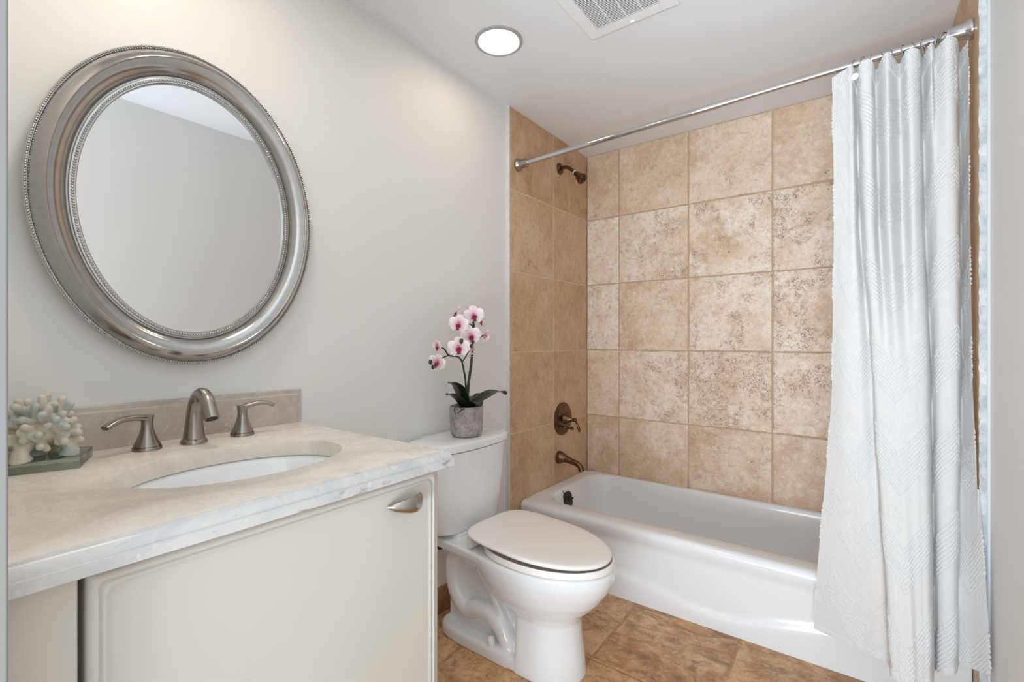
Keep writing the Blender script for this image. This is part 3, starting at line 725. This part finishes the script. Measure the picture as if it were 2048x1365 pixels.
va = thing('shower_valve', 'round bronze shower valve plate with lever handle on the left tile wall', 'shower valve', (0.0, 2.366, 0.677))
VY, VZ = 2.366, 0.677
g = G(); g.lathe([(0.094, 0.0005), (0.094, 0.006), (0.088, 0.011), (0.084, 0.011), (0.080, 0.014), (0.05, 0.017), (0.028, 0.018)], (0, VY, VZ), (1, 0, 0), 48); obj('escutcheon', g, M['bronze'], va, angle=30)
g = G(); g.lathe([(0.030, 0.016), (0.028, 0.022), (0.021, 0.040), (0.016, 0.056), (0.010, 0.062), (0.010, 0.074)], (0, VY, VZ), (1, 0, 0), 28); g.ball((0.082, VY, VZ), 0.0125)
g.tube(smoothpath([(0.084, VY, VZ-0.004), (0.092, VY+0.006, VZ-0.022), (0.10, VY+0.012, VZ-0.046), (0.103, VY+0.014, VZ-0.060)], 4), lerps([0.006, 0.005, 0.0085, 0.007], 13), 12); g.ball((0.103, VY+0.014, VZ-0.062), 0.0075)
obj('lever_handle', g, M['bronze'], va, angle=50)
g = G(); g.lathe([(0.010, 0.015), (0.007, 0.02), (0.0045, 0.03), (0.0045, 0.056)], (0, VY, VZ-0.050), (1, 0, 0), 14); g.ball((0.063, VY, VZ-0.050), 0.0105); obj('diverter_knob', g, M['bronze'], va)

sp = thing('tub_spout', 'bronze flared tub spout below the shower valve', 'tub spout', (0.0, 2.326, 0.463))
TY, TZ = 2.326, 0.463
pa = smoothpath([(0.0005, TY, TZ), (0.018, TY, TZ), (0.045, TY, TZ-0.004), (0.08, TY, TZ-0.012), (0.115, TY, TZ-0.020), (0.138, TY, TZ-0.034), (0.146, TY, TZ-0.056)], 6)
g = G(); g.tube(pa, lerps([0.037, 0.034, 0.021, 0.0165, 0.016, 0.0165, 0.0165], len(pa)), 24)
spo = obj('spout', g, M['bronze'], sp, angle=50)
g = G(); g.lathe([(0.013, -0.002), (0.013, 0.0008)], pa[-1], (pa[-1]-pa[-2]).normalized(), 20); obj('outlet', g, M['black'], spo)

# ------------------------------------------------------------------ shower rod, rings, curtain
RA = Vector((0.0005, 1.925, 2.006)); RB = Vector((WR-0.0005, 1.945, 2.052)); RD = (RB-RA).normalized(); RL = (RB-RA).length
rod = thing('shower_rod', 'chrome telescoping shower curtain rod spanning the tub alcove', 'curtain rod', tuple(RA))
def rp(x): t = (x-RA.x)/(RB.x-RA.x); return RA+(RB-RA)*t
g = G(); g.lathe([(0.0128, 0.03), (0.0128, 0.994), (0.0122, 0.998)], RA, RD, 32); obj('outer_tube', g, M['chrome'], rod)
g = G(); g.lathe([(0.0108, 0.985), (0.0108, RL-0.03)], RA, RD, 32); obj('inner_tube', g, M['chrome'], rod)
FP = [(0.030, 0.0), (0.031, 0.004), (0.030, 0.010), (0.024, 0.016), (0.0225, 0.022), (0.0205, 0.05), (0.021, 0.054), (0.0205, 0.060), (0.0135, 0.0605)]
g = G(); g.lathe(FP, RA, RD, 36); f1 = obj('end_flange', g, M['nickel'], rod, angle=40)
g = G(); g.lathe(FP, RB, -RD, 36); f2 = obj('end_flange', g, M['chrome'], rod, angle=40)

nr = 11
RX = [1.369, 1.392, 1.413, 1.443, 1.468, 1.496, 1.516, 1.541, 1.562, 1.577, 1.588]
ORD = ['leftmost', 'second', 'third', 'fourth', 'fifth', 'sixth', 'seventh', 'eighth', 'ninth', 'tenth', 'rightmost']
RLBL = ['thin chrome curtain ring with a round white disc, leftmost on the shower rod'] + ['thin chrome curtain ring, %s from the left on the shower rod' % ORD[k] for k in range(1, 10)] + ['thin chrome curtain ring, rightmost on the shower rod next to the end flange']
ringme = None
for k, x in enumerate(RX):
    c = rp(x) + Vector((0, 0, -0.0075))
    if ringme is None:
        g = G(); pts = []
        for a in range(36):
            t = 2*PI*a/36; pts.append(Vector((0.0, math.cos(t)*0.0195, math.sin(t)*0.0225)))
        g.tube(pts, 0.0017, 8, closed=True)
        r0 = obj('curtain_ring', g, M['chrome']); ringme = r0; ro = r0
    else:
        ro = ringme.copy(); COL.objects.link(ro)
    ro.location = c; ro.rotation_euler = (0, random.uniform(-0.15, 0.15), random.uniform(-0.45, 0.45))
    tag(ro, RLBL[k], 'curtain ring', 'curtain rings on the shower rod')

LV = [0.0, 0.25, 0.55, 1.0]
T0 = [(1.308,1.94),(1.344,1.92),(1.361,1.91),(1.373,1.95),(1.386,1.91),(1.412,1.91),(1.426,1.96),(1.453,1.9),(1.484,1.96),(1.502,1.91),(1.527,1.92),(1.542,1.97),(1.557,1.91),(1.569,1.94),(1.592,1.905),(1.614,1.92),(1.627,1.98),(1.639,1.96),(1.645,1.94)]
T1 = [(1.313,1.93),(1.347,1.91),(1.368,1.9),(1.382,1.94),(1.397,1.89),(1.416,1.89),(1.433,1.94),(1.456,1.88),(1.49,1.94),(1.511,1.89),(1.532,1.91),(1.547,1.96),(1.562,1.92),(1.571,1.9),(1.594,1.89),(1.618,1.91),(1.632,1.99),(1.64,1.97),(1.645,1.93)]
T2 = [(1.308,1.92),(1.344,1.89),(1.384,1.88),(1.413,1.895),(1.420,1.862),(1.436,1.852),(1.455,1.846),(1.476,1.842),(1.500,1.842),(1.521,1.846),(1.545,1.862),(1.559,1.915),(1.568,1.885),(1.581,1.872),(1.601,1.870),(1.617,1.885),(1.629,1.945),(1.637,1.93),(1.645,1.89)]
T3 = [(1.258,1.9),(1.345,1.86),(1.415,1.83),(1.452,1.81),(1.456,1.75),(1.47,1.735),(1.481,1.735),(1.503,1.73),(1.514,1.74),(1.528,1.745),(1.546,1.76),(1.56,1.85),(1.567,1.825),(1.581,1.815),(1.598,1.82),(1.607,1.84),(1.613,1.862),(1.640,1.835),(1.667,1.785)]
ZT, NR_, NCc = 2.022, 900, 18*24+1
HEM = [0.15,0.152,0.155,0.157,0.158,0.158,0.159,0.16,0.16,0.162,0.165,0.168,0.172,0.176,0.18,0.185,0.19,0.205,0.225]
def cmr(K, nper):
    K = np.array(K, float); out = []
    n = len(K)
    for i in range(n-1):
        a, b_, c, d = K[max(i-1, 0)], K[i], K[i+1], K[min(i+2, n-1)]
        for k in range(nper):
            t = k/nper
            out.append(0.5*(2*b_+(c-a)*t+(2*a-5*b_+4*c-d)*t*t+(3*b_-a-3*c+d)*t**3))
    out.append(K[-1]); return np.array(out)
PL = np.stack([cmr(T, 24) for T in (T0, T1, T2, T3)])     # 4 x NC x 2
hem = cmr([(h, 0) for h in HEM], 24)[:, 0]
vv = np.linspace(0, 1, NR_)
w4 = np.zeros((NR_, 4))
def hat(v):
    # smooth interpolation between the four section lines
    out = np.zeros(4)
    for k in range(3):
        if LV[k] <= v <= LV[k+1]:
            t = (v-LV[k])/(LV[k+1]-LV[k]); t = t*t*(3-2*t)*0.5+t*0.5; out[k] = 1-t; out[k+1] = t; break
    return out
for i, v in enumerate(vv): w4[i] = hat(v)
XY = np.einsum('rk,kcd->rcd', w4, PL)
seg = np.linalg.norm(np.diff(PL[2:].mean(0), axis=0), axis=1); arc = np.concatenate([[0], np.cumsum(seg)])
scal = 0.012*np.sin(np.arange(NCc)/24*PI*1.0)          # scalloped top hem
ridge = (1.95-PL[0][:, 1])*0.28
top = ZT+np.clip(ridge, -0.012, 0.014)-0.006
Z = top[None, :] + (hem[None, :]-top[None, :])*vv[:, None]
# tufted chevrons, stitched in bands
tri = np.abs(((arc/0.15+0.25) % 1.0)-0.5)*2.0
q_ = (Z-0.15) + 0.115*tri[None, :]
band = (q_/0.268) % 1.0
inb = ((band > 0.36) & (band < 0.82)).astype(float)
st = np.clip(np.sin(2*PI*q_/0.0134), 0, 1)**0.7
rn = np.random.rand(NR_, NCc)
rn2 = np.random.rand(NR_//3+1, NCc//2+1).repeat(3, 0).repeat(2, 1)[:NR_, :NCc]
disp = inb*(0.0004*rn+st*(0.0008+0.0022*rn2))
hemz = (Z-hem[None, :])
disp += np.where(hemz < 0.016, 0.0016, 0.0)
tz = (top[None, :]-Z)
disp += np.where(tz < 0.05, 0.0012+0.0022*rn2, 0.0)
edge = np.minimum(arc, arc[-1]-arc)[None, :]*np.ones_like(Z)
# normals in plan
tan = np.gradient(XY, axis=1); nl = np.linalg.norm(tan, axis=2)+1e-9
nx, ny = tan[:, :, 1]/nl, -tan[:, :, 0]/nl
X = XY[:, :, 0]+nx*disp; Y = XY[:, :, 1]+ny*disp
fr_ = (edge < 0.004)*inb*rn*0.0032
X[:, 0] -= fr_[:, 0]; X[:, -1] += np.minimum(fr_[:, -1], 0.004)
Y = np.where((Z < 0.34) & (Y > 1.938), 1.938, Y)
X = np.where((Y > 1.850), np.minimum(X, 1.6500), np.minimum(X, 1.671))
verts = np.stack([X, Y, Z], axis=2).reshape(-1, 3)
idx = np.arange(NR_*NCc).reshape(NR_, NCc)
F_ = np.stack([idx[:-1, :-1], idx[1:, :-1], idx[1:, 1:], idx[:-1, 1:]], axis=2).reshape(-1, 4)
me = bpy.data.meshes.new('shower_curtain')
me.vertices.add(len(verts)); me.vertices.foreach_set('co', verts.ravel())
me.loops.add(F_.size); me.loops.foreach_set('vertex_index', F_.ravel())
me.polygons.add(len(F_)); me.polygons.foreach_set('loop_start', np.arange(0, F_.size, 4))
me.update(calc_edges=True); me.materials.append(M['cloth'])
me.polygons.foreach_set('use_smooth', [True]*len(F_))
cu = bpy.data.objects.new('shower_curtain', me); COL.objects.link(cu)
tag(cu, 'white cotton shower curtain with tufted chevron bands, gathered at the right of the tub', 'shower curtain')
g = G(); g.lathe([(0.011, 0.0), (0.011, 0.002), (0.008, 0.003)], (1.371, 1.9025, 1.985), (-0.35, -1, 0), 20)
dk = obj('grommet', g, M['white_cap'], cu); dk['label'] = 'round shiny white grommet'

# ------------------------------------------------------------------ ceiling lamp and vent
la = thing('recessed_light', 'round recessed ceiling light with grey trim ring, lit', 'ceiling light', (0.265, 1.435, H))
g = G(); g.lathe([(0.092, -0.0005), (0.091, -0.005), (0.084, -0.008), (0.079, -0.007), (0.0765, -0.003), (0.0765, -0.0005)], (0.265, 1.435, H), (0, 0, 1), 64, False, False); obj('trim_ring', g, M['ring'], la, angle=50)
g = G(); g.lathe([(0.0765, -0.0004), (0.0762, -0.0035), (0.05, -0.0042)], (0.265, 1.435, H), (0, 0, 1), 64, False, True); obj('lens', g, M['lamp'], la)

ve = thing('ceiling_vent', 'square white exhaust fan cover with fine slots in the ceiling', 'vent', (0.724, 1.463, H))
vx0, vx1, vy0, vy1 = 0.556, 0.892, 1.29, 1.636
ix0, ix1, iy0, iy1 = 0.608, 0.840, 1.337, 1.589
g = G()
def ringl(x0, x1, y0, y1, z): return [(x0, y0, z), (x1, y0, z), (x1, y1, z), (x0, y1, z)]
g.loft([ringl(vx0, vx1, vy0, vy1, H-0.0005), ringl(vx0+0.002, vx1-0.002, vy0+0.002, vy1-0.002, H-0.008), ringl(vx0+0.010, vx1-0.010, vy0+0.010, vy1-0.010, H-0.012), ringl(ix0, ix1, iy0, iy1, H-0.012), ringl(ix0, ix1, iy0, iy1, H-0.003)], False, False)
obj('cover', g, M['grille'], ve, angle=20)
obj('duct_shade_plate', G().box(ix0, ix1, iy0, iy1, H-0.003, H-0.001), M['duct'], ve, smooth=False)  # dark plate stands in for the shaded depth behind the slats
g = G(); n = 33; pt = (iy1-iy0)/n
for k in range(n): g.box(ix0, ix1, iy0+pt*k, iy0+pt*k+pt*0.50, H-0.012, H-0.0113)
for k in range(1, 4):
    xx = ix0+(ix1-ix0)*k/4; g.box(xx-0.0018, xx+0.0018, iy0, iy1, H-0.0124, H-0.0105)
obj('grille', g, M['grille'], ve, smooth=False)
obj('latch_tab', G().box(0.724, 0.738, 1.612, 1.616, H-0.018, H-0.011), M['grille'], ve, bevel=0.001)

# ------------------------------------------------------------------ orchid
PX, PY, PZ = 0.12, 1.41, 0.7475
oc_ = thing('potted_orchid', 'pink and white orchid in a round concrete pot on the toilet tank', 'potted plant', (PX, PY, PZ))
g = G(); g.lathe([(0.035, 0.0), (0.052, 0.0015), (0.060, 0.008), (0.0635, 0.02), (0.066, 0.06), (0.067, 0.116), (0.0665, 0.119), (0.062, 0.119), (0.061, 0.110), (0.060, 0.09)], (PX, PY, PZ), (0, 0, 1), 48); obj('pot', g, M['concrete'], oc_, angle=50)
g = G(); g.lathe([(0.060, 0.094), (0.045, 0.106), (0.02, 0.112), (0.002, 0.113)], (PX, PY, PZ), (0, 0, 1), 28); obj('soil', g, M['soil'], oc_)
def leaf(pts, wid, fold=0.25, n=18):
    P = smoothpath(pts, 6); m = len(P); L = []
    for i, p in enumerate(P):
        t = i/(m-1); tg = (P[min(i+1, m-1)]-P[max(i-1, 0)]).normalized()
        sd = tg.cross(Vector((0, 0, 1)))
        sd = sd.normalized() if sd.length > 1e-4 else Vector((1, 0, 0))
        up_ = sd.cross(tg).normalized()
        w = wid*(math.sin(PI*min(1, t*0.86+0.13))**0.75) + 0.001
        row = []
        for k in range(7):
            s_ = (k-3)/3
            row.append(p+sd*w*s_+up_*(abs(s_)*w*fold))
        for k in range(6, -1, -1):
            s_ = (k-3)/3
            row.append(p+sd*w*s_+up_*(abs(s_)*w*fold-0.0016))
        L.append(row)
    return G().loft(L)
zb = PZ+0.112
for pts, wd in (
    ([(0.122, 1.415, zb-0.01), (0.15, 1.455, zb+0.022), (0.16, 1.52, zb+0.048), (0.165, 1.575, zb+0.050), (0.168, 1.605, zb+0.036)], 0.037),
    ([(0.12, 1.40, zb-0.01), (0.13, 1.375, zb+0.04), (0.135, 1.345, zb+0.082), (0.135, 1.315, zb+0.103), (0.135, 1.295, zb+0.106)], 0.028),
    ([(0.115, 1.40, zb-0.01), (0.135, 1.365, zb+0.022), (0.145, 1.32, zb+0.050), (0.15, 1.285, zb+0.066), (0.15, 1.268, zb+0.064)], 0.020),
    ([(0.13, 1.41, zb-0.01), (0.17, 1.40, zb+0.018), (0.20, 1.385, zb+0.028), (0.225, 1.372, zb+0.016)], 0.026),
    ([(0.115, 1.42, zb-0.01), (0.09, 1.45, zb+0.02), (0.07, 1.48, zb+0.03), (0.05, 1.50, zb+0.03)], 0.024),
    ([(0.125, 1.42, zb-0.01), (0.14, 1.432, zb+0.03), (0.15, 1.448, zb+0.048), (0.16, 1.47, zb+0.05)], 0.022)):
    obj('leaf', leaf(pts, wd), M['leaf'], oc_, angle=60)
g = G()
for pts in ([(0.14, 1.36, zb), (0.16, 1.315, zb+0.026), (0.165, 1.300, zb+0.022), (0.167, 1.292, zb+0.004), (0.165, 1.300, zb-0.008)], [(0.15, 1.37, zb), (0.17, 1.332, zb+0.006), (0.172, 1.318, zb), (0.17, 1.305, zb-0.006)]):
    g.tube(smoothpath(pts, 5), 0.0026, 8)
obj('aerial_root', g, M['stem'], oc_)
def stem(pts, r0, r1): g = G(); P = smoothpath(pts, 6); g.tube(P, lerps([r0, r1], len(P)), 10); return obj('stem', g, M['stem'], oc_)
stem([(0.12, 1.412, zb-0.01), (0.122, 1.42, 0.95), (0.122, 1.435, 1.02), (0.12, 1.447, 1.09), (0.12, 1.455, 1.17), (0.122, 1.447, 1.205), (0.125, 1.43, 1.215)], 0.0062, 0.0040)
stem([(0.122, 1.404, zb-0.01), (0.124, 1.402, 0.95), (0.126, 1.388, 1.01), (0.128, 1.372, 1.048), (0.13, 1.345, 1.064), (0.13, 1.30, 1.07), (0.13, 1.275, 1.095), (0.13, 1.250, 1.10)], 0.0040, 0.0026)
stem([(0.13, 1.30, 1.07), (0.13, 1.27, 1.062), (0.13, 1.24, 1.046)], 0.0026, 0.0022)
stem([(0.128, 1.378, 1.042), (0.128, 1.395, 1.06), (0.13, 1.415, 1.085)], 0.0026, 0.0022)
stem([(0.12, 1.452, 1.13), (0.12, 1.475, 1.132), (0.12, 1.515, 1.148)], 0.0028, 0.0022)
stem([(0.12, 1.454, 1.165), (0.128, 1.43, 1.19), (0.13, 1.39, 1.19), (0.132, 1.35, 1.175)], 0.0028, 0.0022)
g = G(); g.lathe([(0.0065, -0.004), (0.0075, -0.004), (0.0075, 0.004), (0.0065, 0.004)], (0.122, 1.446, 1.073), (0, 0.1, 1), 14); g.box(0.118, 0.126, 1.43, 1.475, 1.0815, 1.0835); g.box(0.118, 0.126, 1.42, 1.47, 1.0615, 1.0635); obj('stem_clip', g, M['tag_clip'], oc_)
def petal(ang, ln_, wd, cup, base_off=0.003, n=9):
    """petal in the flower's own frame: faces +Z, points to angle ang"""
    L = []; ca, sa = math.cos(ang), math.sin(ang)
    for layer in (0, 1):
        pass
    rows = []
    for i in range(n+1):
        t = i/n; r = base_off+ln_*t
        w = wd*(math.sin(PI*min(1, 0.10+0.90*t))**0.6) if t < 0.999 else wd*0.08
        w = wd*math.sqrt(max(0.003, 1-((t-0.56)/0.57)**2))
        row = []
        for k in range(7):
            s_ = (k-3)/3
            z = cup*(t*t)*0.35 - cup*0.5*s_*s_*t + 0.0016*math.sin(s_*5+i)
            row.append(Vector((ca*r-sa*w*s_, sa*r+ca*w*s_, z)))
        for k in range(6, -1, -1):
            v = row[k].copy(); v.z -= 0.0007; row.append(v)
        rows.append(row)
    return rows
def flower(c, face, s=1.0, roll=0.0):
    c = Vector(c); fz = Vector(face).normalized(); fx = Vector((0, 0, 1)).cross(fz).normalized(); fy = fz.cross(fx)
    R = Matrix((fx, fy, fz)).transposed() @ Matrix.Rotation(roll, 3, 'Z')
    off = wloc(oc_)
    e_ = bpy.data.objects
    def mk(name, g, m, par):
        me = bpy.data.meshes.new(name); me.from_pydata([tuple(R @ Vector(v)) for v in g.v], [], g.f); me.materials.append(m)
        bm = bmesh.new(); bm.from_mesh(me); bmesh.ops.remove_doubles(bm, verts=bm.verts, dist=1e-6); bmesh.ops.recalc_face_normals(bm, faces=bm.faces); bm.to_mesh(me); bm.free()
        me.polygons.foreach_set('use_smooth', [True]*len(me.polygons)); me.set_sharp_from_angle(angle=math.radians(60))
        o = bpy.data.objects.new(name, me); COL.objects.link(o); o.parent = par
        return o
    g = G()
    for a, ln_, wd in ((PI/2, 0.034, 0.0155), (PI*1.22, 0.032, 0.0145), (PI*1.78, 0.032, 0.0145)):
        L = [[p*s+Vector((0, 0, -0.0015)) for p in r] for r in petal(a, ln_, wd, 0.006)]; g.loft(L)
    fl = mk('flower', g, M['petal'], oc_); fl.location = c-off
    for a in (0.14, PI-0.14):
        g = G(); g.loft([[p*s+Vector((0, 0, 0.001)) for p in r] for r in petal(a, 0.036, 0.0215, 0.010)]); mk('petal', g, M['petal'], fl)
    g = G()
    g.ball((0, -0.003*s, 0.006*s), (0.0048*s, 0.005*s, 0.007*s), 10, 8)
    g.ball((-0.006*s, -0.007*s, 0.007*s), (0.004*s, 0.0065*s, 0.005*s), 10, 8)
    g.ball((0.006*s, -0.007*s, 0.007*s), (0.004*s, 0.0065*s, 0.005*s), 10, 8)
    g.ball((0, -0.013*s, 0.009*s), (0.0055*s, 0.0085*s, 0.004*s), 10, 8)
    g.ball((0, -0.021*s, 0.011*s), (0.0075*s, 0.003*s, 0.003*s), 10, 8)
    mk('lip', g, M['lip'], fl)
    return fl
CAMD = (0.66, -0.74, -0.02)
flower((0.135, 1.438, 1.228), (0.75, -0.65, -0.05), 1.05, 0.15)
flower((0.140, 1.345, 1.190), (0.45, -0.85, -0.12), 1.0, -0.2)
flower((0.150, 1.402, 1.145), (0.70, -0.70, -0.12), 1.05, 0.3)
flower((0.150, 1.333, 1.100), (0.62, -0.76, -0.05), 1.1, 0.05)
flower((0.135, 1.235, 1.046), (0.35, -0.92, -0.25), 0.85, -0.35)
flower((0.130, 1.240, 1.105), (-0.15, -0.95, -0.2), 0.66, 0.2)
flower((0.115, 1.500, 1.208), (0.75, 0.55, -0.1), 0.8, 0.0)
flower((0.120, 1.528, 1.146), (0.25, 0.85, -0.3), 0.8, 0.5)
flower((0.105, 1.372, 1.235), (-0.55, -0.75, 0.3), 0.8, 0.3)
flower((0.100, 1.455, 1.245), (-0.5, 0.6, 0.5), 0.9, 0.3)
flower((0.135, 1.428, 1.095), (0.55, 0.6, -0.4), 0.68, 0.4)
for c, r in (((0.158, 1.339, 1.124), 0.0095), ((0.16, 1.367, 1.108), 0.0072), ((0.158, 1.396, 1.105), 0.0072), ((0.14, 1.196, 1.048), 0.0082), ((0.14, 1.208, 1.030), 0.0076)):
    g = G(); g.ball(c, (r*0.85, r*0.85, r*1.15)); obj('bud', g, M['bud'], oc_)
